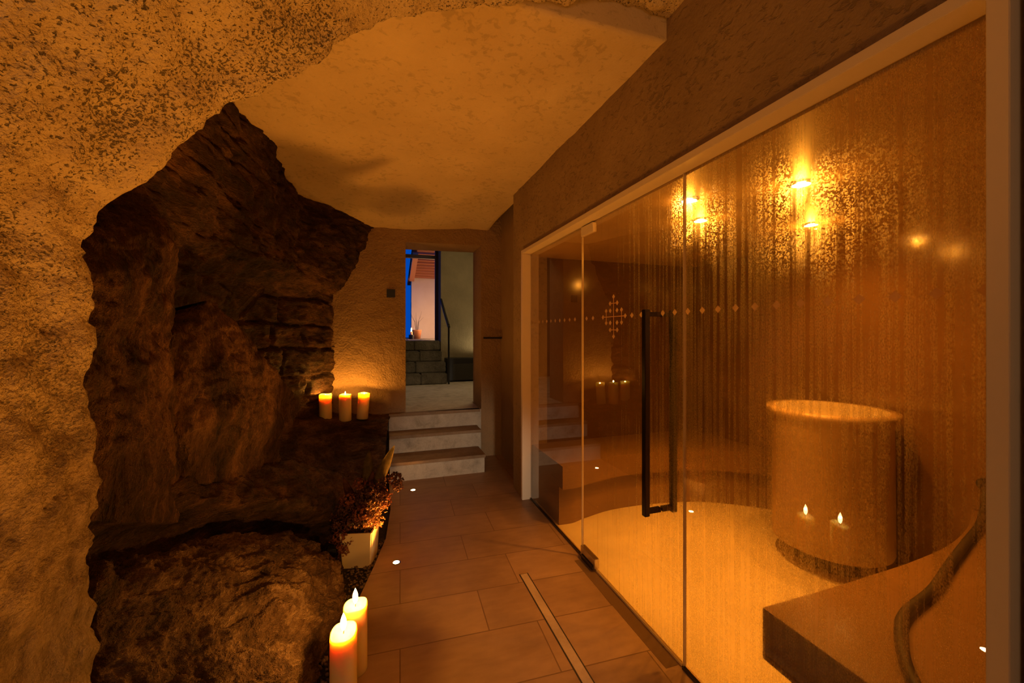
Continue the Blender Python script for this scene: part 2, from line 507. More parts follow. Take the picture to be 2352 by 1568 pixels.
# ------------------------------------------------------------------ the rough arch in the foreground
prof_px = [(232, 1800), (232, 1568), (228, 1480), (233, 1400), (216, 1290), (222, 1240), (214, 1180), (228, 1100), (222, 1060), (222, 1000), (224, 930), (222, 860),
           (234, 780), (222, 700), (214, 620), (196, 556), (226, 540), (232, 508), (262, 478), (350, 405), (385, 368), (432, 325), (450, 300), (520, 262), (550, 246),
           (620, 208), (700, 165), (760, 113), (830, 78), (1000, 37), (1200, 14), (1350, 10), (1450, 20), (1560, 55)]
prof = [P(u, v, YN) for u, v in prof_px]
prof = [Vector((prof[0].x, YN, -0.05))] + prof + [Vector((1.16, YN, 2.63))]
NP = 300
cur = polyline(prof, NP)
ys = [YN - 0.011 * i for i in range(95)] + [0.29 - 0.06 * i for i in range(1, 44)]
bm = bmesh.new()
grid = []
for yi in ys:
    t = YN - yi
    row = []
    for i, p in enumerate(cur):
        # gently widening towards the viewer; jagged detail of the edge fades inwards
        k = i / (NP - 1)
        left = max(0.0, 1 - k * 2.4)
        a, b2 = cur[max(i - 9, 0)], cur[min(i + 9, NP - 1)]
        sm = (a + b2) * 0.5
        f = min(1, t / 0.10)
        q = p.lerp(sm, f * 0.9)
        tx = (b2 - a).normalized()
        nrm = Vector((tx.z, 0, -tx.x))          # into the passage
        off = -0.10 * t * left
        zo = 0.10 * t * (1 - left) * (1 if k < 0.93 else (1 - k) / 0.07)
        v = Vector((q.x + off, yi, q.z + zo))
        d = 0.028 * fbm(v, 3.0, 6) + 0.010 * fbm(v + Vector((7, 3, 1)), 14.0, 5) + 0.005 * noise.noise(v * 55) + 0.010 * max(0, 1 - t / .06) * fbm(v, 17.0, 4)
        lowz = min(1, max(0, (1.45 - v.z) / .3))
        if lowz:
            q_ = v.z * 6.5 + 1.1 * fbm(v, 2.2, 3) + v.y * 1.6
            cf = abs(q_ - round(q_))
            d += lowz * (0.012 * fbm(v, 8.0, 4) - 0.022 * max(0, 1 - cf / .06) * max(0, noise.noise(v * 2.6 + Vector((4, 1, 8))) + .3))
        if k > 0.97: d *= (1 - k) / 0.03
        row.append(bm.verts.new(v + nrm * (d + 0.012 * min(t / .05, 1) - 0.012)))
    grid.append(row)
for a, b in zip(grid, grid[1:]):
    for i in range(NP - 1):
        bm.faces.new((a[i], a[i + 1], b[i + 1], b[i]))
# the arch's far face (seen from the passage beyond) and its outer side
outer = []
for i, p in enumerate(grid[0]):
    k = i / (NP - 1)
    tgt = Vector((-1.75, YN + 0.03, p.co.z)) if k < 0.42 else Vector((p.co.x, YN + 0.03, 3.05))
    if 0.33 < k < 0.42:
        tgt = Vector((-1.75, YN + 0.03, p.co.z + (3.05 - p.co.z) * (k - 0.33) / 0.09))
    outer.append(bm.verts.new(tgt))
for i in range(NP - 1):
    bm.faces.new((grid[0][i], outer[i], outer[i + 1], grid[0][i + 1]))
st('wall_left', bm, M['rough_plaster'], 'rough pitted plaster arch and pillar in the foreground', True)

# ------------------------------------------------------------------ ceiling of the passage
bm = bmesh.new()
nx, ny = 70, 90
cg = []
for j in range(ny + 1):
    y = YN + 0.005 + (4.55 - YN) * j / ny
    row = []
    for i in range(nx + 1):
        x = -1.3 + 2.46 * i / nx
        s = (y - YN) / 3.0
        z = 2.515 + 0.03 * min(max((x + .2) / 1.3, 0), 1) - 0.075 * max(0, (y - 3.4)) + 0.03 * math.sin(PI * min(1, s)) * math.cos((x - 0.2) * 1.2)
        v = Vector((x, y, z))
        z += 0.02 * fbm(v, 1.6, 4) + 0.004 * fbm(v, 9.0, 3)
        if i == nx: z = 2.545
        row.append(bm.verts.new((x, y, z)))
    cg.append(row)
for a, b in zip(cg, cg[1:]):
    for i in range(nx): bm.faces.new((a[i], b[i], b[i + 1], a[i + 1]))
tp = [bm.verts.new((v.co.x, v.co.y, 3.05)) for v in cg[0]]
for i in range(nx): bm.faces.new((cg[0][i], cg[0][i + 1], tp[i + 1], tp[i]))
st('ceiling', bm, M['ceiling'], 'hand-trowelled ochre plaster ceiling beyond the arch', True)

# ------------------------------------------------------------------ right wall, recess, back wall
bm = bmesh.new()
box(bm, 1.105, 1.32, 0.385, 3.32, 2.024, 3.05)
box(bm, 1.105, 1.32, 3.075, 3.32, -0.05, 2.024)
box(bm, 1.105, 1.32, -2.3, 0.385, -0.05, 3.05)
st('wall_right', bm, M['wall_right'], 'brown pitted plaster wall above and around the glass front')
bm = bmesh.new()
box(bm, 1.27, 1.32, 3.32, 4.6, -0.05, 3.05)
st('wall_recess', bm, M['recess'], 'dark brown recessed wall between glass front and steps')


def yb(x): return 4.33 - 0.085 * (x - 0.25)


bm = bmesh.new()
DX0, DX1, DZ1 = 0.246, 1.045, 2.312


def slab(x0, x1, z0, z1, th=0.40):
    a = [(x0, yb(x0)), (x1, yb(x1)), (x1, yb(x1) + th), (x0, yb(x0) + th)]
    lo = [bm.verts.new((x, y, z0)) for x, y in a]
    hi = [bm.verts.new((x, y, z1)) for x, y in a]
    bm.faces.new(lo[::-1]); bm.faces.new(hi)
    for i in range(4): bm.faces.new((lo[i], lo[(i + 1) % 4], hi[(i + 1) % 4], hi[i]))


slab(-1.75, DX0, -0.05, 3.05)
slab(DX0, DX1, DZ1, 3.05)
slab(DX1, 1.32, -0.05, 3.05, 0.40)
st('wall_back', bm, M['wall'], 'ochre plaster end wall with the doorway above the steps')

# added unseen shell, seals dusk light out behind the rocks and behind the camera
bm = bmesh.new()
box(bm, -1.85, -1.75, -2.4, 4.7, -0.15, 3.1)
box(bm, -1.85, 1.4, -2.45, -2.3, -0.15, 3.1)
box(bm, -1.85, 3.2, -2.45, 4.7, 3.05, 3.15)
box(bm, -1.85, 3.2, -2.45, 4.7, -0.25, -0.12)
st('wall_outer', bm, M['soil'], 'added unseen shell behind the rocks that keeps the dusk light out')


# ------------------------------------------------------------------ rocks
def rock(name, rows, m, nu=110, nv=110, amp=0.02, strat=0.012, seed=0, back=(-0.25, 0.10, -0.06), freq=5.0, crack=0.0, sdir=(0.15, 0.1, 1.0), sfreq=16.0, masonry=False):
    cr = [spline(r, nu) for r in rows]
    cols = [spline([cr[k][i] for k in range(len(cr))], nv) for i in range(nu)]
    so = Vector((seed * 3.1, seed * 1.7, seed * 2.3))
    sd = Vector(sdir).normalized()
    pts = [[cols[i][j] for i in range(nu)] for j in range(nv)]
    bm = bmesh.new()
    g = []
    for j in range(nv):
        row = []
        for i in range(nu):
            p = pts[j][i]
            du = pts[j][min(i + 1, nu - 1)] - pts[j][max(i - 1, 0)]
            dv = pts[min(j + 1, nv - 1)][i] - pts[max(j - 1, 0)][i]
            n = du.cross(dv)
            n = n.normalized() if n.length > 1e-9 else Vector((1, 0, 0))
            if n.dot(Vector((0, 0, CH)) - p) < 0: n = -n
            d = amp * fbm(p + so, freq, 6)
            # angular facets: distance to the nearest cell
            vv = noise.voronoi((p + so) * freq * 0.55)[0]
            d += amp * 0.9 * (vv[1] - vv[0] - 0.35)
            # bedding: ledges along the strata
            q = p.dot(sd) * sfreq + 1.6 * fbm(p + so, 2.0, 3)
            fr = q - math.floor(q)
            d += strat * (min(1, fr * 1.25) - 0.5) * (0.6 + 0.8 * noise.noise(p * 3.3 + so))
            d += 0.007 * fbm(p + so, 30.0, 4) + 0.36 * amp * fbm(p + so, 12.0, 4)
            rg = 1 - abs(noise.noise(Vector((p.x * 7, p.y * 7, p.z * 13)) + so) * 2.2)
            d -= 0.45 * amp * max(0, rg - 0.55)
            # thin open cracks along the bedding
            cq = p.z * 7.0 + 0.9 * fbm(Vector((p.x * 0.6, p.y * 0.6, p.z * 3)) + so, 1.6, 4)
            cf = abs(cq - round(cq))
            if cf < 0.07: d -= 0.030 * crack * (1 - cf / 0.07) * max(0, noise.noise(p * 2.1 + so) + 0.35)
            if masonry and p.z < 1.72 and p.y > 2.7:
                # rough-coursed masonry under the overhang
                w_ = min(1, (1.72 - p.z) / .08) * min(1, (p.y - 2.7) / .2)
                rz = p.z * 4.2 + 0.35 * noise.noise(Vector((p.y * 2.2, p.z * 2, 0)))
                ri = math.floor(rz)
                ry = p.y * (1.7 + 0.5 * ((ri * 7) % 3)) + 0.41 * ri + 0.3 * noise.noise(Vector((p.y * 3, p.z * 3, 5)))
                e_ = min(abs(rz - round(rz)) / 4.2, abs(ry - round(ry)) / 2.4)
                d += w_ * (0.02 * noise.noise(Vector((ri * 3.3, math.floor(ry) * 5.7, 2))) - 0.045 * max(0, 1 - e_ / 0.022))
            row.append(bm.verts.new(p + n * d))
        g.append(row)
    for a, b in zip(g, g[1:]):
        for i in range(nu - 1): bm.faces.new((a[i], a[i + 1], b[i + 1], b[i]))
    # body behind the visible face
    rim = [g[0][i] for i in range(nu)] + [g[j][nu - 1] for j in range(1, nv)] + [g[nv - 1][i] for i in range(nu - 2, -1, -1)] + [g[j][0] for j in range(nv - 2, 0, -1)]
    B = Vector(back)
    r2 = [bm.verts.new(v.co + B) for v in rim]
    for i in range(len(rim)):
        bm.faces.new((rim[i], rim[(i + 1) % len(rim)], r2[(i + 1) % len(rim)], r2[i]))
    bm.faces.new(r2)
    bmesh.ops.recalc_face_normals(bm, faces=bm.faces)
    return obj(name, bm, m, None, True)


# A: the tall rock face, a wall of bedded schist in (y, z); masonry patch towards the end wall
ycol = [1.36, 1.75, 2.2, 2.6, 3.0, 3.4, 3.77, 4.15, 4.45]
xt = {2.85: [-.90, -.85, -.75, -.66, -.66, -.66, -.58, -.20, .06],
      2.50: [-.88, -.82, -.73, -.66, -.66, -.66, -.59, -.22, .03],
      2.30: [-.88, -.84, -.76, -.70, -.68, -.66, -.58, -.26, -.06],
      2.05: [-.90, -.86, -.80, -.74, -.70, -.67, -.58, -.34, -.20],
      1.82: [-.90, -.88, -.84, -.78, -.72, -.68, -.60, -.43, -.33],
      1.68: [-.90, -.90, -.92, -.92, -.92, -.90, -.80, -.58, -.42],
      1.35: [-.90, -.92, -.97, -.98, -.98, -.93, -.80, -.58, -.42],
      1.00: [-.90, -.92, -.97, -.98, -.98, -.93, -.80, -.58, -.42],
      0.60: [-.92, -.92, -.97, -.98, -.98, -.93, -.80, -.58, -.42],
      0.00: [-.92, -.92, -.97, -.98, -.98, -.93, -.80, -.58, -.42]}
rows = [[Vector((x, y, z)) for x, y in zip(xt[z], ycol)] for z in xt]
o = rock('rock_face', rows, M['rock'], 230, 230, 0.032, 0.014, 1, (-0.6, 0.0, 0.0), 4.0, sdir=(0.0, -0.06, 1.0), sfreq=9, masonry=True, crack=1.0)
tag(o, 'tall dark bedded rock face rising to the plaster ceiling', 'rock', None, 'structure')

# B: upright slab beside the pillar
us = [190, 250, 310, 355, 392, 408]
Ys = [1.40, 1.47, 1.58, 1.70, 1.84, 2.1]
rows = [[P(u + du, v, Y + dy) for u, Y in zip(us, Ys)] for v, du, dy in
        [(495, -30, .16), (540, 0, .05), (640, -2, 0), (760, -10, .0), (860, 0, -.02), (960, 10, .0), (1060, 10, .0), (1200, 10, .05)]]
o = rock('rock_slab', rows, M['rock_slab'], 100, 120, 0.022, 0.014, 2, sdir=(0.7, 0.6, 0.12), sfreq=14)
tag(o, 'upright dark rock slab standing just behind the foreground pillar', 'rock')

# C: leaning triangular boulder
rows = [[P(440, 700, 2.25), P(462, 694, 2.2), P(480, 692, 2.2), P(500, 700, 2.3)],
        [P(392, 760, 1.96), P(445, 755, 2.05), P(505, 755, 2.2), P(556, 762, 2.35)],
        [P(384, 850, 1.90), P(450, 850, 1.98), P(560, 850, 2.25), P(630, 850, 2.5)],
        [P(384, 930, 1.90), P(470, 930, 2.0), P(600, 930, 2.4), P(692, 935, 2.8)],
        [P(380, 1010, 1.90), P(470, 1010, 2.0), P(580, 1005, 2.35), P(650, 1000, 2.65)],
        [P(375, 1120, 1.92), P(470, 1110, 2.05), P(570, 1100, 2.4), P(640, 1080, 2.85)]]
o = rock('boulder', rows, M['rock_slab'], 110, 110, 0.022, 0.012, 3, sdir=(0.8, -0.3, 0.4), sfreq=9)
tag(o, 'large triangular boulder leaning below the masonry, left of the three candles', 'rock')

# D: ledge block that carries the three candles
rows = [[P(610, 950, 3.7), P(700, 945, 4.2), P(780, 945, 4.42), P(898, 950, 4.34)],
        [P(610, 985, 3.45), P(700, 978, 3.8), P(780, 973, 4.02), P(893, 964, 4.08)],
        [P(600, 1000, 3.3), P(700, 1000, 3.68), P(780, 995, 3.95), P(890, 980, 4.03)],
        [P(590, 1050, 3.05), P(700, 1050, 3.4), P(780, 1040, 3.72), P(888, 1015, 3.92)],
        [P(580, 1110, 2.8), P(700, 1110, 3.05), P(780, 1100, 3.4), P(884, 1070, 3.7)],
        [P(580, 1210, 2.6), P(700, 1210, 2.72), P(780, 1190, 2.95), P(872, 1130, 3.4)]]
o = rock('rock_ledge', rows, M['rock'], 110, 100, 0.016, 0.012, 4, (-0.2, 0.15, -0.15), 7.0, sfreq=22, crack=0.5)
tag(o, 'dark rock ledge carrying three lit candles beside the steps', 'rock')

# E: sloping middle rock with the dark hollow
rows = [[P(200, 1040, 1.52), P(400, 1050, 2.05), P(560, 1050, 2.5), P(690, 1060, 2.95), P(800, 1090, 3.2)],
        [P(200, 1090, 1.48), P(400, 1105, 1.92), P(560, 1105, 2.28), P(690, 1110, 2.6), P(800, 1120, 2.95)],
        [P(200, 1160, 1.46), P(400, 1165, 1.86), P(560, 1165, 2.16), P(690, 1165, 2.4), P(800, 1180, 2.72)],
        [P(200, 1220, 1.50), P(400, 1215, 1.98), P(560, 1210, 2.34), P(690, 1215, 2.55), P(790, 1230, 2.66)],
        [P(200, 1300, 1.55), P(400, 1290, 2.02), P(560, 1285, 2.36), P(690, 1290, 2.5), P(790, 1300, 2.5)],
        [P(200, 1420, 1.55), P(400, 1400, 2.0), P(560, 1400, 2.2), P(690, 1390, 2.3), P(780, 1390, 2.3)]]
o = rock('sloping_rock', rows, M['rock'], 120, 100, 0.022, 0.014, 5, (-0.2, 0.08, -0.06), 6.0, crack=0.4)
tag(o, 'low sloping rock with a dark hollow behind the front boulder', 'rock')

# F: front boulder, lit by the two floor candles
UR = [225, 350, 450, 560, 650, 720]
rows = [[P(u, v, Y) for u, v, Y in zip(UR + [770], [1310, 1295, 1265, 1250, 1250, 1275, 1300], [1.72, 1.98, 2.2, 2.34, 2.42, 2.45, 2.46])],
        [P(u, v, Y) for u, v, Y in zip(UR + [768], [1295, 1278, 1250, 1232, 1233, 1258, 1290], [1.52, 1.76, 1.96, 2.1, 2.2, 2.26, 2.32])],
        [P(u, v, Y) for u, v, Y in zip(UR + [792], [1335, 1325, 1310, 1300, 1300, 1310, 1330], [1.42, 1.60, 1.75, 1.87, 1.97, 2.07, 2.22])],
        [P(u, v, Y) for u, v, Y in zip(UR + [790], [1400] * 7, [1.39, 1.52, 1.62, 1.71, 1.80, 1.90, 2.06])],
        [P(u, v, Y) for u, v, Y in zip([225, 350, 450, 550, 640, 700, 752], [1480] * 7, [1.38, 1.47, 1.54, 1.60, 1.67, 1.76, 1.88])],
        [P(u, v, Y) for u, v, Y in zip([225, 350, 450, 540, 620, 680, 722], [1568] * 7, [1.37, 1.42, 1.46, 1.50, 1.54, 1.60, 1.68])],
        [P(u, v, Y) for u, v, Y in zip([225, 350, 450, 540, 620, 680, 720], [1700] * 7, [1.36, 1.37, 1.39, 1.41, 1.42, 1.44, 1.46])]]
o = rock('boulder', rows, M['rock_front'], 220, 190, 0.030, 0.016, 6, (-0.25, 0.12, -0.06), 7.0, sdir=(0.25, 0.5, 0.8), sfreq=15)
tag(o, 'pale front boulder lit by the two floor candles', 'rock')

# gravel strip (nobody could count it)
random.seed(4)
bm = bmesh.new()
for k in range(900):
    y = random.uniform(1.3, 2.75)
    if y < 1.5: xe = -0.215 - (1.5 - y) * .17
    elif y < 2.2: xe = -0.215 + (y - 1.5) * .164
    else: xe = -0.10 + (y - 2.2) * .25
    x = xe - 0.004 - random.random() ** 1.3 * 0.30
    r = random.uniform(0.004, 0.011)
    mtx = Matrix.Translation((x, y, -0.02 + r * 0.5 + random.random() * 0.008)) @ Matrix.Rotation(random.random() * 6, 4, Vector((random.random(), random.random(), 1)).normalized()) @ Matrix.Diagonal((r * random.uniform(.9, 1.6), r, r * random.uniform(.5, .9), 1))
    bmesh.ops.create_icosphere(bm, subdivisions=1, radius=1.0, matrix=mtx)
tag(obj('gravel', bm, M['gravel'], None, True), 'dark gravel strip between front boulder and tile floor', 'gravel', None, 'stuff')

# ------------------------------------------------------------------ steps and landing
RISE = 0.1733
root = empty('stone_steps', (0, 0, 0))
tag(root, 'three pale stone steps up to the doorway', 'steps')
for k in range(3):
    y0 = 3.755 + 0.287 * k
    x1 = [0.965, 0.995, 1.035][k]
    x0 = 0.075
    z = RISE * (k + 1)
    b1 = bmesh.new()
    if k < 2: box(b1, x0, x1 - 0.008, y0 + 0.012, 4.34, z - RISE + (0.002 if k else -0.02), z - 0.03)
    else: box(b1, x0, x1 - 0.008, y0 + 0.012, yb(x1) - 0.002, z - RISE + 0.002, z - 0.03)
    riser = obj('step', b1, M['step_stone'], root)
    b2 = bmesh.new()
    box(b2, x0, x1, y0, (y0 + 0.30) if k < 2 else yb(x1) - 0.003, z - 0.03, z, 0.003)
    obj('tread', b2, M['tread'], riser)
ZL = RISE * 3
bm = bmesh.new()
poly = [(DX0 + .001, 4.33), (DX1 - .001, yb(DX1)), (DX1 - .001, 4.74), (2.9, 4.74), (2.9, 7.05), (-0.9, 7.05), (-0.9, 4.74), (DX0 + .001, 4.74)]
prism(bm, poly, -0.1, ZL)
st('floor_landing', bm, M['step_stone'], 'grey stone landing floor beyond the doorway')

# room beyond
bm = bmesh.new()
box(bm, 1.0, 2.9, 7.05, 7.30, ZL - .1, 3.25)
box(bm, -0.9, 0.20, 7.05, 7.30, ZL - .1, 3.25)
st('wall_far', bm, M['far_wall'], 'olive grey plaster wall of the landing beyond the doorway')
bm = bmesh.new()
box(bm, 2.9, 3.0, 4.5, 7.3, ZL - .1, 3.3)
box(bm, -1.0, -0.9, 4.6, 7.3, ZL - .1, 3.3)
box(bm, -1.0, 3.0, 4.60, 4.74, 3.05, 3.3)
box(bm, 1.30, 3.0, 4.35, 4.74, -0.1, 3.3)
box(bm, -1.0, -0.6, 4.62, 4.74, -0.1, 3.3)
st('wall_landing', bm, M['far_wall'], 'side walls of the landing room')
bm = bmesh.new(); box(bm, -1.0, 3.0, 4.6, 7.3, 3.25, 3.35)
st('ceiling_landing', bm, M['far_wall'], 'plain ceiling of the landing room')

root = empty('old_stair', (0, 0, 0))
tag(root, 'flight of worn dark stone steps at the far end beyond the doorway', 'steps')
for k in range(4):
    b1 = bmesh.new()
    x = 0.21
    random.seed(k)
    z0, z1 = ZL + 0.175 * k + 0.001, ZL + 0.175 * (k + 1)
    cuts = [0.21, 0.52 + 0.1 * random.random(), 1.035 if k < 2 else 0.995]
    yk = 6.52 + 0.18 * k
    for a, b in zip(cuts, cuts[1:]):
        box(b1, a + .002, b - .002, yk, 7.42 if k == 3 else yk + 0.30, z0, z1, 0.015)
    obj('step', b1, M['old_stone'], root)
zt = ZL + 0.7
b1 = bmesh.new(); box(b1, 0.215, 0.99, 6.72, 7.40, ZL + .001, ZL + .16); box(b1, 0.215, 0.985, 6.9, 7.40, ZL + .16, ZL + .5); box(b1, 0.215, 0.985, 7.12, 7.41, ZL + .5, ZL + .695); obj('core', b1, M['old_stone'], root)

# far doorway frame with transom, standing open to the dusk
root = empty('door_frame', (0, 0, 0))
tag(root, 'dark purple far door frame open to the blue dusk', 'door frame')
M['purple'] = plain('purple_paint', (0.05, 0.025, 0.06), 0.5)
b1 = bmesh.new(); box(b1, 0.945, 0.999, 7.40, 7.46, zt, 3.2); obj('jamb', b1, M['purple'], root)
b1 = bmesh.new(); box(b1, 0.201, 0.255, 7.40, 7.46, zt, 3.2); obj('jamb', b1, M['purple'], root)
b1 = bmesh.new(); box(b1, 0.255, 0.945, 7.40, 7.46, 2.712, 2.775); obj('lintel', b1, M['purple'], root)
bm = bmesh.new()
box(bm, 0.999, 1.3, 7.30, 7.55, zt - .7, 3.3)
box(bm, -0.1, 0.201, 7.30, 7.55, zt - .7, 3.3)
box(bm, -0.1, 1.3, 7.30, 7.55, 3.2, 3.35)
st('wall_doorway', bm, M['far_wall'], 'reveal around the far door')
bm = bmesh.new(); box(bm, -3, 4, 7.42, 13, zt - 0.12, zt - 0.005)
st('ground_courtyard', bm, M['old_stone'], 'paved courtyard beyond the far door')

# house across the courtyard
M['wood'] = plain('brown_wood', (0.30, 0.10, 0.04), 0.6)
M['wood2'] = plain('pale_wood', (0.52, 0.22, 0.10), 0.6)
root = empty('house', (0, 0, 0))
tag(root, 'whitewashed house with brown timber eaves seen through the far door', 'house')
b1 = bmesh.new(); box(b1, 0.74, 2.6, 10.5, 10.8, zt - .005, 2.95); obj('wall', b1, M['house'], root)
b1 = bmesh.new()
for p in [[(0.66, 9.2, 3.24), (2.6, 9.2, 3.24), (2.6, 10.9, 2.62), (0.66, 10.9, 2.62)]]:
    a = [b1.verts.new(q) for q in p]; b_ = [b1.verts.new((q[0], q[1], q[2] + .05)) for q in p]
    b1.faces.new(a); b1.faces.new(b_[::-1])
    for i in range(4): b1.faces.new((a[i], a[(i + 1) % 4], b_[(i + 1) % 4], b_[i]))
obj('roof', b1, M['wood'], root)
b1 = bmesh.new()
for k in range(9):
    y = 9.3 + 0.135 * k
    z = 3.24 - (y - 9.2) * 0.3647
    box(b1, 0.68, 2.58, y, y + 0.06, z - 0.045, z - 0.002)
obj('slats', b1, M['wood2'], root)
b1 = bmesh.new(); box(b1, 0.68, 0.80, 9.22, 10.5, 2.70, 2.78); bmesh.ops.rotate(b1, verts=b1.verts, cent=(0.74, 9.22, 2.74), matrix=Matrix.Rotation(-0.33, 3, 'X')); bmesh.ops.translate(b1, verts=b1.verts, vec=(0, 0, .38)); obj('beam', b1, M['wood2'], root)

# lantern candle and pots in the courtyard
root = empty('courtyard_candle', (0.655, 9.3, zt - .005))
tag(root, 'small burning candle on a dark stand outside the far door', 'candle')
obj('stand', lathe(bmesh.new(), [(0, 0), (.06, 0), (.06, .10), (0, .10)], 20), M['black'], root)
obj('body', lathe(bmesh.new(), [(0, .10), (.025, .10), (.025, .17), (0, .17)], 20), M['wax'], root)
M['flame_far'] = emit('flame_far', (1.0, 0.5, 0.15), 30.0, True)
obj('flame', lathe(bmesh.new(), [(0, .17), (.014, .19), (.012, .22), (0, .26)], 12), M['flame_far'], root)
root = empty('clay_pot', (0.80, 9.6, zt - .005))
tag(root, 'brown clay pot against the pale house beyond the far door', 'pot')
obj('body', lathe(bmesh.new(), [(0, 0), (.08, 0), (.11, .2), (.12, .21), (.105, .215), (.09, .17), (0, .16)], 24), plain('clay', (.35, .15, .08), .8), root, True)
b1 = bmesh.new()
for k in range(7):
    a = k * 0.9
    tube(b1, [(0.02 * math.cos(a), .02 * math.sin(a), .16), (.05 * math.cos(a), .05 * math.sin(a), .4), (.16 * math.cos(a), .16 * math.sin(a), .52 + .02 * k)], [.004, .003, .001], 5)
obj('twigs', b1, M['wick'], root)

# handrail
root = empty('handrail', (1.05, 6.50, ZL))
tag(root, 'thin black metal handrail at the right of the far stair', 'handrail')
obj('post', tube(bmesh.new(), [(0, 0, 0), (0, 0, 0.98)], 0.016, 10), M['black'], root)
obj('rail', tube(bmesh.new(), [(0, -0.02, 0.93), (-0.03, 0.25, 1.18), (-0.055, 0.50, 1.42)], 0.022, 10), M['black'], root)

# low black cabinet
root = empty('black_cabinet', (0, 0, 0))
tag(root, 'low black cabinet against the olive wall beyond the doorway', 'cabinet')
b1 = bmesh.new()
box(b1, 1.06, 2.2, 6.76, 7.04, ZL + 0.02, ZL + 0.40, 0.004); obj('body', b1, M['black'], root)
M['char'] = plain('charcoal', (0.03, 0.027, 0.02), 0.6)
b1 = bmesh.new(); box(b1, 1.16, 2.1, 6.745, 6.76, ZL + 0.03, ZL + 0.31, 0.002); obj('door', b1, M['char'], root)

# switch and rail on the end wall
root = empty('wall_switch', (0.098, yb(0.098), 1.765))
tag(root, 'small black square switch on the plaster left of the doorway', 'switch')
b1 = bmesh.new(); box(b1, -.042, .042, -.012, 0.0, -.042, .042, .002); obj('plate', b1, M['black'], root)
b1 = bmesh.new(); box(b1, -.03, .03, -.016, -.012, -.03, .03, .001); obj('rocker', b1, M['black'], root)
root = empty('wall_rail', (1.16, yb(1.16), 1.297))
tag(root, 'short black rail on the wall right of the doorway', 'rail')
b1 = bmesh.new(); box(b1, -.105, .105, -.055, -.042, -.008, .012, .002); obj('bar', b1, M['black'], root)
for sx in (-.08, .08):
    b1 = bmesh.new(); box(b1, sx - .006, sx + .006, -.043, 0.0, -.005, .007)
    obj('bracket', b1, M['black'], root)

# ------------------------------------------------------------------ drain, threshold
root = empty('floor_drain', (0, 0, 0))
tag(root, 'long slot drain with a tile insert in the corridor floor', 'drain')
b1 = bmesh.new(); box(b1, 0.733, 0.7855, -0.4, 2.105, -0.01, 0.0008); obj('gap', b1, M['seam'], root)
b1 = bmesh.new(); box(b1, 0.739, 0.779, -0.395, 2.10, 0.0008, 0.003, .0008); obj('insert', b1, M['drain'], root)
bm = bmesh.new(); box(bm, 1.09, 1.15, 1.33, 2.13, -.001, 0.0012)
M['wet'] = plain('wet_joint', (0.17, 0.105, 0.06), 0.3)
st('trim_1', bm, M['wet'], 'dark wet sill strip in front of the glass door')

# ------------------------------------------------------------------ glass front
YR, YJ2, YJ1, YL = 0.405, 1.309, 2.160, 3.065
ZG = 1.994
root = empty('trim_2', (0, 0, 0))
tag(root, 'cream painted frame around the glass front', 'frame', None, 'structure')
b1 = bmesh.new(); box(b1, 1.085, 1.162, 3.035, YL, 0, 2.022, .0015); obj('post', b1, M['frame'], root)
b1 = bmesh.new(); box(b1, 1.085, 1.162, YR, 0.436, 0, 2.022, .0015); obj('post', b1, M['frame'], root)
b1 = bmesh.new(); box(b1, 1.085, 1.162, 0.436, 3.035, ZG, 2.022, .0015); obj('header', b1, M['frame'], root)
b1 = bmesh.new(); box(b1, 1.150, 1.162, 0.436, YJ2, 0, 0.012); box(b1, 1.150, 1.162, YJ1, 3.035, 0, 0.012); obj('sill_channel', b1, M['black_metal'], root)


def pane(parent, y0, y1, z0, z1):
    b = bmesh.new(); box(b, GX, GX + 0.008, y0, y1, z0, z1)
    obj('pane', b, M['glass'], parent)
    b = bmesh.new(); box(b, GX + 0.0085, GX + 0.0093, y0, y1, z0, z1)
    c = obj('condensation', b, M['fog'], parent)
    c['kind'] = 'stuff'


def diamond(b, y, z, s=0.0135, h=None):
    h = h or s
    x = GX - 0.0012
    f = [b.verts.new((x, y + s, z)), b.verts.new((x, y, z - h)), b.verts.new((x, y - s, z)), b.verts.new((x, y, z + h))]
    g = [b.verts.new((GX - 0.0001, q.co.y, q.co.z)) for q in f]
    b.faces.new(f)
    for i in range(4): b.faces.new((f[i], g[i], g[(i + 1) % 4], f[(i + 1) % 4]))


def bar(b, y0, z0, y1, z1, t=0.0018):
    box(b, GX - 0.0012, GX - 0.0001, min(y0, y1) - t, max(y0, y1) + t, min(z0, z1) - t, max(z0, z1) + t)


ZD = 1.437
w1 = empty('window_1', (0, 0, 0)); tag(w1, 'clear fixed glass pane at the far end, beside the steps', 'glass', None, 'structure')
d1 = empty('door_1', (0, 0, 0)); tag(d1, 'frameless glass door with a long dark pull handle and a cross emblem', 'door', None, 'structure')
w2 = empty('window_2', (0, 0, 0)); tag(w2, 'fogged fixed glass pane nearest the viewer', 'glass', None, 'structure')
pane(w1, YJ1 + 0.004, 3.035, 0.010, ZG)
pane(d1, YJ2 + 0.004, YJ1 - 0.004, 0.014, ZG - 0.006)
pane(w2, 0.436, YJ2 - 0.004, 0.010, ZG)
for nm, par, lo, hi in (('diamond_band', w1, YJ1 + .02, 3.03), ('diamond_band', d1, YJ2 + .015, YJ1 - .015), ('diamond_band', w2, 0.45, YJ2 - .01)):
    b = bmesh.new()
    for k in range(-30, 40):
        y = 1.209 + 0.0745 * k
        if lo < y < hi and not (par is d1 and 1.64 < y < 1.99): diamond(b, y, ZD)
    if par is d1: diamond(b, 1.655, ZD)
    obj(nm, b, M['frost'], par)
b = bmesh.new()
ey = 1.815
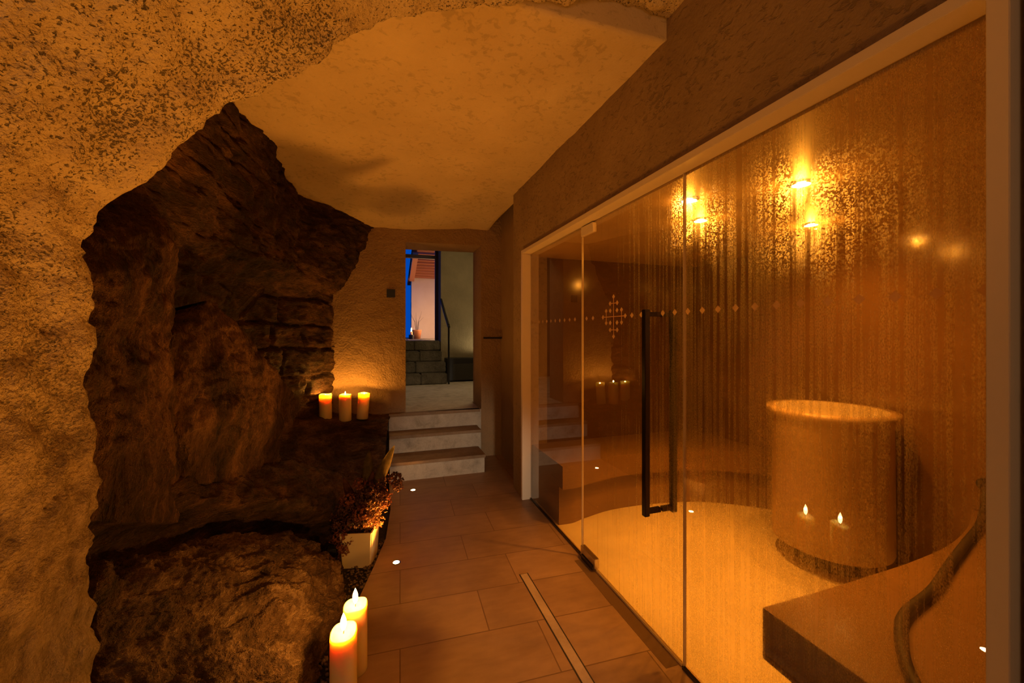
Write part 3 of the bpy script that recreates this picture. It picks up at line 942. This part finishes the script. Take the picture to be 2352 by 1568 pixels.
for y, z in [(0, .104), (0, -.104), (.104, 0), (-.104, 0)] + [(sy * .033, sz * .07) for sy in (1, -1) for sz in (1, -1)] + \
            [(sy * .072, sz * .032) for sy in (1, -1) for sz in (1, -1)] + [(sy * .032, sz * .032) for sy in (1, -1) for sz in (1, -1)]:
    diamond(b, ey + y, ZD + z, .0125, .0125)
bar(b, ey, ZD - .1, ey, ZD + .1); bar(b, ey - .1, ZD, ey + .1, ZD)
for s in (1, -1):
    bar(b, ey - .033, ZD + s * .07, ey + .033, ZD + s * .07)
    bar(b, ey + s * .072, ZD - .032, ey + s * .072, ZD + .032)
obj('cross_emblem', b, M['frost'], d1)
for par, y in ((w1, YJ1 + .002), (w2, YJ2 - .002)):
    b = bmesh.new(); box(b, GX - .001, GX + .011, y - .0025, y + .0025, .012, ZG); obj('edge_strip', b, M['edge'], par)
# pull handle: a square bar on each side
hd = bmesh.new()
box(hd, 1.073, 1.098, 1.440, 1.465, 0.562, 1.452, .002)
h1 = obj('handle', hd, M['black_metal'], d1)
b = bmesh.new(); box(b, 1.098, GX, 1.443, 1.462, 0.572, 0.592, .001); obj('mount', b, M['black_metal'], h1)
b = bmesh.new(); box(b, 1.098, GX, 1.443, 1.462, 1.422, 1.442, .001); obj('mount', b, M['black_metal'], h1)
hd = bmesh.new(); box(hd, 1.216, 1.241, 1.440, 1.465, 0.562, 1.452, .002)
h2 = obj('handle', hd, M['black_metal'], d1)
b = bmesh.new(); box(b, GX + .0095, 1.216, 1.443, 1.462, 0.572, 0.592, .001); box(b, GX + .0095, 1.216, 1.443, 1.462, 1.422, 1.442, .001); obj('mount', b, M['black_metal'], h2)
# hinges
b = bmesh.new(); box(b, GX - .012, GX + .018, YJ1 - .17, YJ1 - .004, 0.016, 0.072, .002); h = obj('hinge', b, M['chrome'], d1)
b = bmesh.new(); box(b, GX - .018, GX - .012, YJ1 - .15, YJ1 - .02, 0.0, 0.03, .002); obj('pivot', b, M['black_metal'], h)
b = bmesh.new(); box(b, GX - .010, GX + .018, YJ1 - .14, YJ1 - .004, ZG - .062, ZG - .008, .002); obj('hinge', b, M['frame'], d1)
b = bmesh.new(); box(b, GX - .002, GX + .010, YJ2 + .006, YJ1 - .17, 0.004, 0.014); obj('seal', b, M['edge'], d1)

# ------------------------------------------------------------------ steam room
XB, YE = 2.87, 3.10
bm = bmesh.new(); box(bm, 1.166, XB + .1, 0.15, YE + .1, -0.1, -0.001)
st('floor_steam', bm, M['steam_floor'], 'pale steam room floor behind the glass')
bm = bmesh.new(); box(bm, 1.166, XB + .1, 0.15, YE + .1, ZC, ZC + .1)
st('ceiling_steam', bm, M['steam_ceiling'], 'flat tiled steam room ceiling behind the glass')
bm = bmesh.new()
box(bm, XB, XB + .1, 0.15, YE + .1, -0.05, ZC + .05)
box(bm, 1.166, XB + .1, 0.345, 0.445, -0.05, ZC + .05)
st('wall_steam', bm, M['steam_tile'], 'glossy brown tiled steam room walls')
bm = bmesh.new(); box(bm, 1.166, XB, YE, YE + .1, -0.05, ZC + .05)
st('wall_steam_end', bm, mosaic('steam_tile_shaded', (0.15, 0.075, 0.028), 0.14), 'glossy end wall of the steam room behind the clear pane, shade put into its colour')  # darker copy of the wall tile: the dim far end put into its colour
root = empty('steam_bench', (0, 0, 0))
tag(root, 'tiled steam bench at the near end with dark end face', 'bench')
fr = spline([Vector(p).to_3d() for p in [(1.190, .985), (1.45, .985), (1.7, .99), (2.0, 1.0), (2.3, 1.03), (2.6, 1.10), (2.868, 1.2)]], 40)
b1 = prism(bmesh.new(), [(p.x, p.y) for p in fr] + [(2.868, .447), (1.19, .447)], 0.285, 0.45)
obj('seat', b1, M['bench'], root)
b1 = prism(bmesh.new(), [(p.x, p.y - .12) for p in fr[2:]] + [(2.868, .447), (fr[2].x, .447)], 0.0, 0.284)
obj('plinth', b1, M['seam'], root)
# rinse hose lying on the near bench, fed from a valve on the rear wall
root = empty('water_hose', (0, 0, 0))
tag(root, 'dark rinse hose curving across the near steam bench', 'hose')
hp_ = spline([Vector(p) for p in [(1.24, .60, .466), (1.33, .68, .466), (1.45, .755, .466), (1.57, .806, .466), (1.80, .85, .466), (2.05, .92, .466), (2.35, 1.0, .466), (2.62, 1.07, .47), (2.78, 1.12, .52), (2.845, 1.145, .58)]], 60)
obj('tube', tube(bmesh.new(), hp_, .015, 10), M['seam'], root, True)
b1 = bmesh.new(); tube(b1, [(2.84, 1.145, .60), (2.869, 1.145, .60)], .03, 16); obj('valve', b1, M['black'], root)
# far bench
ff = spline([Vector(p).to_3d() for p in [(1.19, 2.50), (1.30, 2.50), (1.42, 2.54), (1.7, 2.60), (2.1, 2.58), (2.5, 2.47), (2.868, 2.2)]], 40)
root = empty('steam_bench', (0, 0, 0))
tag(root, 'tiled steam bench along the end wall behind the clear pane', 'bench')
b1 = prism(bmesh.new(), [(p.x, p.y) for p in ff] + [(2.868, 3.098), (1.19, 3.098)], 0.27, 0.43)
obj('seat', b1, M['bench'], root)
b1 = prism(bmesh.new(), [(p.x, p.y + .06) for p in ff] + [(2.868, 3.098), (1.19, 3.098)], 0.0, 0.269)
obj('plinth', b1, M['bench'], root)
# drum basin
root = empty('stone_basin', (2.535, 1.665, 0))
tag(root, 'round stone drum basin standing on the steam room floor', 'basin')
obj('foot', lathe(bmesh.new(), [(0, 0), (.17, 0), (.17, .13), (0, .13)], 48), M['seam'], root, True)
obj('drum', lathe(bmesh.new(), [(0, .12), (.285, .12), (.29, .135), (.285, .82), (.30, .85), (.315, .88), (.315, .905), (.27, .905)], 64), M['drum'], root, True)
obj('bowl', lathe(bmesh.new(), [(.27, .905), (.25, .89), (.16, .875), (0, .87)], 64), M['steam_floor'], root, True)
# ceiling spots
for k, (lx, ly) in enumerate(SPOTS):
    root = empty('downlight', (lx, ly, ZC))
    tag(root, ['recessed steam room downlight nearest the glass fog halo, high and central', 'recessed steam room downlight just right of the glass door joint', 'recessed steam room downlight lower right of the door joint', 'recessed steam room downlight above the stone basin, deepest in the room'][k],
        'light', 'steam room downlights')
    b1 = bmesh.new(); lathe(b1, [(.034, -.0005), (.045, -.0005), (.045, -.006), (.034, -.008), (.034, -.0005)], 28); obj('ring', b1, M['chrome'], root)
    b1 = bmesh.new(); lathe(b1, [(0, -.004), (.034, -.004), (.034, -.001), (0, -.001)], 28); obj('lens', b1, M['spot_lens'], root)

# recessed floor lights
for k, (lx, ly) in enumerate(LEDS):
    root = empty('floor_light', (lx, ly, 0))
    tag(root, ['recessed floor light at the near rock edge, below the pillar candles', 'recessed glowing floor light in front of the planter', 'recessed glowing floor light at the foot of the steps'][k], 'light', 'recessed floor lights')
    b1 = bmesh.new(); lathe(b1, [(.018, .0), (.026, .0), (.026, .002), (.018, .003), (.018, .0)], 24); obj('ring', b1, M['chrome'], root)
    b1 = bmesh.new(); lathe(b1, [(0, .0005), (.018, .0005), (.018, .002), (0, .003)], 24); obj('lens', b1, M['led'], root)


# ------------------------------------------------------------------ candles
def candle(loc, r, h, label, group, tilt=(0, 0), lean=0.0, seed=0, power=1.5, pool=0.02, fs=1.0):
    root = empty('pillar_candle', loc)
    root.rotation_euler = (tilt[0], tilt[1], 0)
    tag(root, label, 'candle', group)
    n = 40
    prof = [(0, 0), (r * .96, 0), (r, .006), (r, h * .5), (r, h - .03), (r * 1.01, h - .012), (r * .985, h - .002), (r * .93, h), (r * .86, h - .004), (r * .80, h - pool * .7), (r * .45, h - pool * .96), (0, h - pool)]
    bm = bmesh.new(); lathe(bm, prof, n)
    for v in bm.verts:
        rr = math.hypot(v.co.x, v.co.y)
        if v.co.z > h - .06 and rr > r * .5:
            a = math.atan2(v.co.y, v.co.x)
            v.co.z += lean * math.cos(a - 0.5 - seed) * rr / r + 0.003 * math.sin(3 * a + seed)
    obj('body', bm, M['wax'], root, True)
    z = h - pool
    obj('wick', tube(bmesh.new(), [(0, 0, z - .002), (.001, 0, z + .010), (.004, 0, z + .017)], .0014, 6), M['wick'], root)
    z += .009
    L = light('flame_light', 'POINT', (0, 0, z + .032 * fs), power, CANDLE_COL, shadow_soft_size=0.007)
    L.parent = root
    obj('flame', lathe(bmesh.new(), [(r_ * fs, z + z_ * fs) for r_, z_ in [(0, 0), (.0045, .006), (.0082, .016), (.0092, .026), (.0078, .037), (.0044, .047), (.0018, .053), (0, .057)]], 14), M['flame'], root, True)
    return root


c = P(748, 966, 4.17); candle((c.x, c.y, c.z), .056, .255, 'lit pillar candle on the rock ledge, at the masonry end of three', 'candles on the rock ledge', (0, -.01), 0.0, 1, 4.2, .036, .5)
c = P(793, 966, 4.15); candle((c.x, c.y, c.z), .056, .255, 'lit pillar candle in the middle of three on the rock ledge', 'candles on the rock ledge', (0, 0), 0.0, 2, 3.0, .014, .6)
c = P(832, 961, 4.17); candle((c.x, c.y, c.z), .054, .252, 'leaning lit pillar candle on the rock ledge, nearest the doorway', 'candles on the rock ledge', (0, .07), 0.0, 3, 4.2, .036, .5)
candle((-0.128, 1.545, -0.002), .0455, .285, 'large lit pillar candle on the floor edge, front of the pair', 'floor candles', (0, 0), 0.010, 0.6, 3.6, .009, 1.15)
candle((-0.098, 1.715, -0.002), .0455, .265, 'lit pillar candle on the floor edge, behind the front candle', 'floor candles', (0, 0), 0.004, 0.3, 3.6, .009, 1.15)

# ------------------------------------------------------------------ planter with dried flowers
random.seed(11)
root = empty('flower_planter', (-0.118, 2.565, -0.018), math.radians(-14))
tag(root, 'square white planter of dried dark red flowers at the rock edge', 'planter')
M['pot'] = plain('pot_glaze', (0.62, 0.50, 0.36), 0.45)
b1 = bmesh.new()
s0, s1, hp = .080, .092, .205
o_ = [[b1.verts.new((sx * s, sy * s, z)) for sx, sy in ((-1, -1), (1, -1), (1, 1), (-1, 1))] for s, z in ((s0, 0), (s1, hp), (s1 - .009, hp), (s1 - .012, hp - .05))]
b1.faces.new(o_[0][::-1]); b1.faces.new(o_[3])
for a, b in zip(o_, o_[1:]):
    for i in range(4): b1.faces.new((a[i], a[(i + 1) % 4], b[(i + 1) % 4], b[i]))
bmesh.ops.bevel(b1, geom=[e for e in b1.edges if abs(e.verts[0].co.z - e.verts[1].co.z) > .1], offset=.006, segments=3, affect='EDGES')
obj('pot', b1, M['pot'], root)
b1 = bmesh.new(); box(b1, -s1 + .012, s1 - .012, -s1 + .012, s1 - .012, hp - .05, hp - .03); obj('soil', b1, M['soil'], root)


def petal_mat(name, c0, c1):
    m, nt, out = mat(name)
    n = N(nt, 'ShaderNodeTexNoise', {'Vector': coords(nt), 'Scale': 40.0, 'Detail': 3.0})
    col = ramp(nt, n.outputs[0], [(0.35, c0), (0.65, c1)])
    p = N(nt, 'ShaderNodeBsdfPrincipled', {'Base Color': col, 'Roughness': 0.7})
    t = N(nt, 'ShaderNodeBsdfTranslucent', {'Color': col})
    mx = N(nt, 'ShaderNodeMixShader', {0: 0.3, 1: p.outputs[0], 2: t.outputs[0]})
    nt.links.new(mx.outputs[0], out.inputs[0])
    return m


M['petal_dark'] = petal_mat('petal_dark', (0.04, 0.012, 0.012), (0.10, 0.03, 0.026))
M['petal_red'] = petal_mat('petal_red', (0.10, 0.022, 0.014), (0.24, 0.07, 0.035))
M['sprig'] = petal_mat('sprig_pale', (0.22, 0.09, 0.045), (0.45, 0.24, 0.13))
M['leaf'] = petal_mat('leaf_dry', (0.085, 0.055, 0.014), (0.15, 0.095, 0.028))
M['leaf2'] = petal_mat('leaf_red', (0.09, 0.025, 0.014), (0.16, 0.05, 0.03))


def quad(b, c, a, t, s, cup=0.3):
    n = a.cross(t)
    p = [c, c + a * s * .5 + t * s * .45 + n * cup * s * .3, c + a * s + n * cup * s, c + a * s * .5 - t * s * .45 + n * cup * s * .3]
    b.faces.new([b.verts.new(q) for q in p])


def rv():
    while True:
        v = Vector((random.uniform(-1, 1), random.uniform(-1, 1), random.uniform(-1, 1)))
        if 0.1 < v.length < 1: return v.normalized()


def flower_head(name, c, rad, nfl, m, size=0.012, flat=0.8):
    b = bmesh.new()
    c = Vector(c)
    base = Vector((c.x * 0.25, c.y * 0.25, hp - .04))
    tube(b, [base, base.lerp(c, .6) + Vector((0, 0, .01)), c], [.002, .0016, .001], 5)
    for k in range(nfl):
        d = rv()
        q = c + Vector((d.x, d.y, d.z * flat)) * rad * random.uniform(.75, 1.05)
        t = d.orthogonal().normalized()
        t.rotate(Matrix.Rotation(random.random() * 6, 3, d))
        u = d.cross(t)
        for s in range(4):
            a = (t * math.cos(s * PI / 2) + u * math.sin(s * PI / 2))
            quad(b, q, (a + d * random.uniform(.0, .6)).normalized(), d.cross(a).normalized(), size * random.uniform(.7, 1.2))
    obj(name, b, m, root)


heads = [((0.18, 0.13, 0.44), .046, 'petal_dark'), ((.10, .08, .46), .048, 'petal_dark'), ((.045, .06, .44), .045, 'petal_red'), ((.105, .01, .37), .05, 'petal_dark'), ((.09, .045, .42), .046, 'petal_dark'), ((.075, -.03, .43), .04, 'petal_dark'), ((.12, .06, .33), .046, 'petal_red'), ((.20, .10, .40), .03, 'petal_dark'),
         ((0.035, -0.03, 0.40), .052, 'petal_dark'), ((-0.02, 0.0, 0.37), .05, 'petal_dark'), ((-0.085, -0.02, 0.33), .05, 'petal_dark'), ((0.09, -0.02, 0.41), .042, 'petal_dark'),
         ((-0.02, -0.08, 0.27), .05, 'petal_dark'), ((-0.10, -0.06, 0.25), .048, 'petal_dark'), ((0.02, -0.05, 0.31), .052, 'petal_red'), ((-0.06, -0.05, 0.39), .04, 'petal_red'),
         ((-0.12, -0.03, 0.19), .04, 'petal_dark'), ((0.0, -0.02, 0.47), .035, 'petal_red'), ((0.14, -0.01, 0.39), .024, 'petal_dark'), ((-0.085, -0.10, 0.20), .036, 'petal_red'), ((-0.075, -0.105, 0.14), .026, 'petal_red')]
for c, r, mk in heads:
    flower_head('flower_head', c, r, int(115 * (r / .05) ** 2), M[mk])


def sprig(c0, c1, m, n=34, size=.009, spread=.028):
    b = bmesh.new()
    c0, c1 = Vector(c0), Vector(c1)
    mid = (c0 + c1) * .5 + Vector((0, 0, .02))
    pts = spline([c0, mid, c1], 12)
    tube(b, pts, [.0018] * 11 + [.0008], 5)
    for k in range(n):
        p = pts[random.randint(4, 11)]
        e = p + rv() * spread
        tube(b, [p, e], [.0008, .0006], 4)
        for s in range(3):
            a = rv(); quad(b, e, a, a.orthogonal().normalized(), size)
    obj('sprig', b, m, root)


for c1 in [(.115, -.05, .335), (.10, -.07, .29), (.13, -.05, .27), (.125, -.03, .24), (.085, -.08, .36), (.07, -.09, .27), (.14, -.02, .31)]:
    sprig((.03, -.02, hp - .04), c1, M['sprig'], 46)
for c1 in [(-.09, -.11, .10), (-.06, -.12, .12), (-.12, -.09, .15), (.16, .0, .405), (-.16, -.02, .27)]:
    sprig((-.01, -.03, hp - .04), c1, M['petal_red'], 30)


def leaf(c0, c1, wdt, side, m):
    b = bmesh.new()
    c0, c1 = Vector(c0), Vector(c1)
    ax = (c1 - c0).normalized()
    sd = Vector(side)
    sd = (sd - ax * sd.dot(ax)).normalized()
    nr = ax.cross(sd)
    L = (c1 - c0).length
    prev = None
    for k in range(15):
        t = k / 14
        p = c0 + ax * L * t + nr * .02 * math.sin(PI * t) * (1 if t > .3 else .6)
        wd = wdt * (math.sin(PI * min(1, max(0, (t - .25) / .75)) ** .8) ** .8 if t > .25 else 0) + .0012
        row = [b.verts.new(p + sd * wd * s + nr * abs(s) * wd * .3) for s in (-1, -.5, 0, .5, 1)]
        if prev:
            for i in range(4): b.faces.new((prev[i], prev[i + 1], row[i + 1], row[i]))
        prev = row
    bmesh.ops.solidify(b, geom=b.faces[:], thickness=.0008)
    obj('leaf', b, m, root, True)


leaf((0.02, 0.0, .25), (.045, .02, .66), .034, (1, .2, .0), M['leaf'])
leaf((0.03, 0.0, .30), (.195, .03, .68), .032, (.9, .2, -.3), M['leaf'])
leaf((0.02, 0.01, .25), (.07, .02, .53), .028, (1, .3, .1), M['leaf2'])
leaf((-0.02, 0.01, .25), (-.10, .0, .50), .024, (1, .3, .1), M['leaf2'])

# small black block between the boulder and the planter
bm = bmesh.new(); box(bm, -.024, .024, -.03, .03, 0, .14, .003)
o = obj('black_block', bm, M['black'])
o.location = (-0.268, 2.50, -0.02)
tag(o, 'small black block between the front boulder and the white planter', 'block')
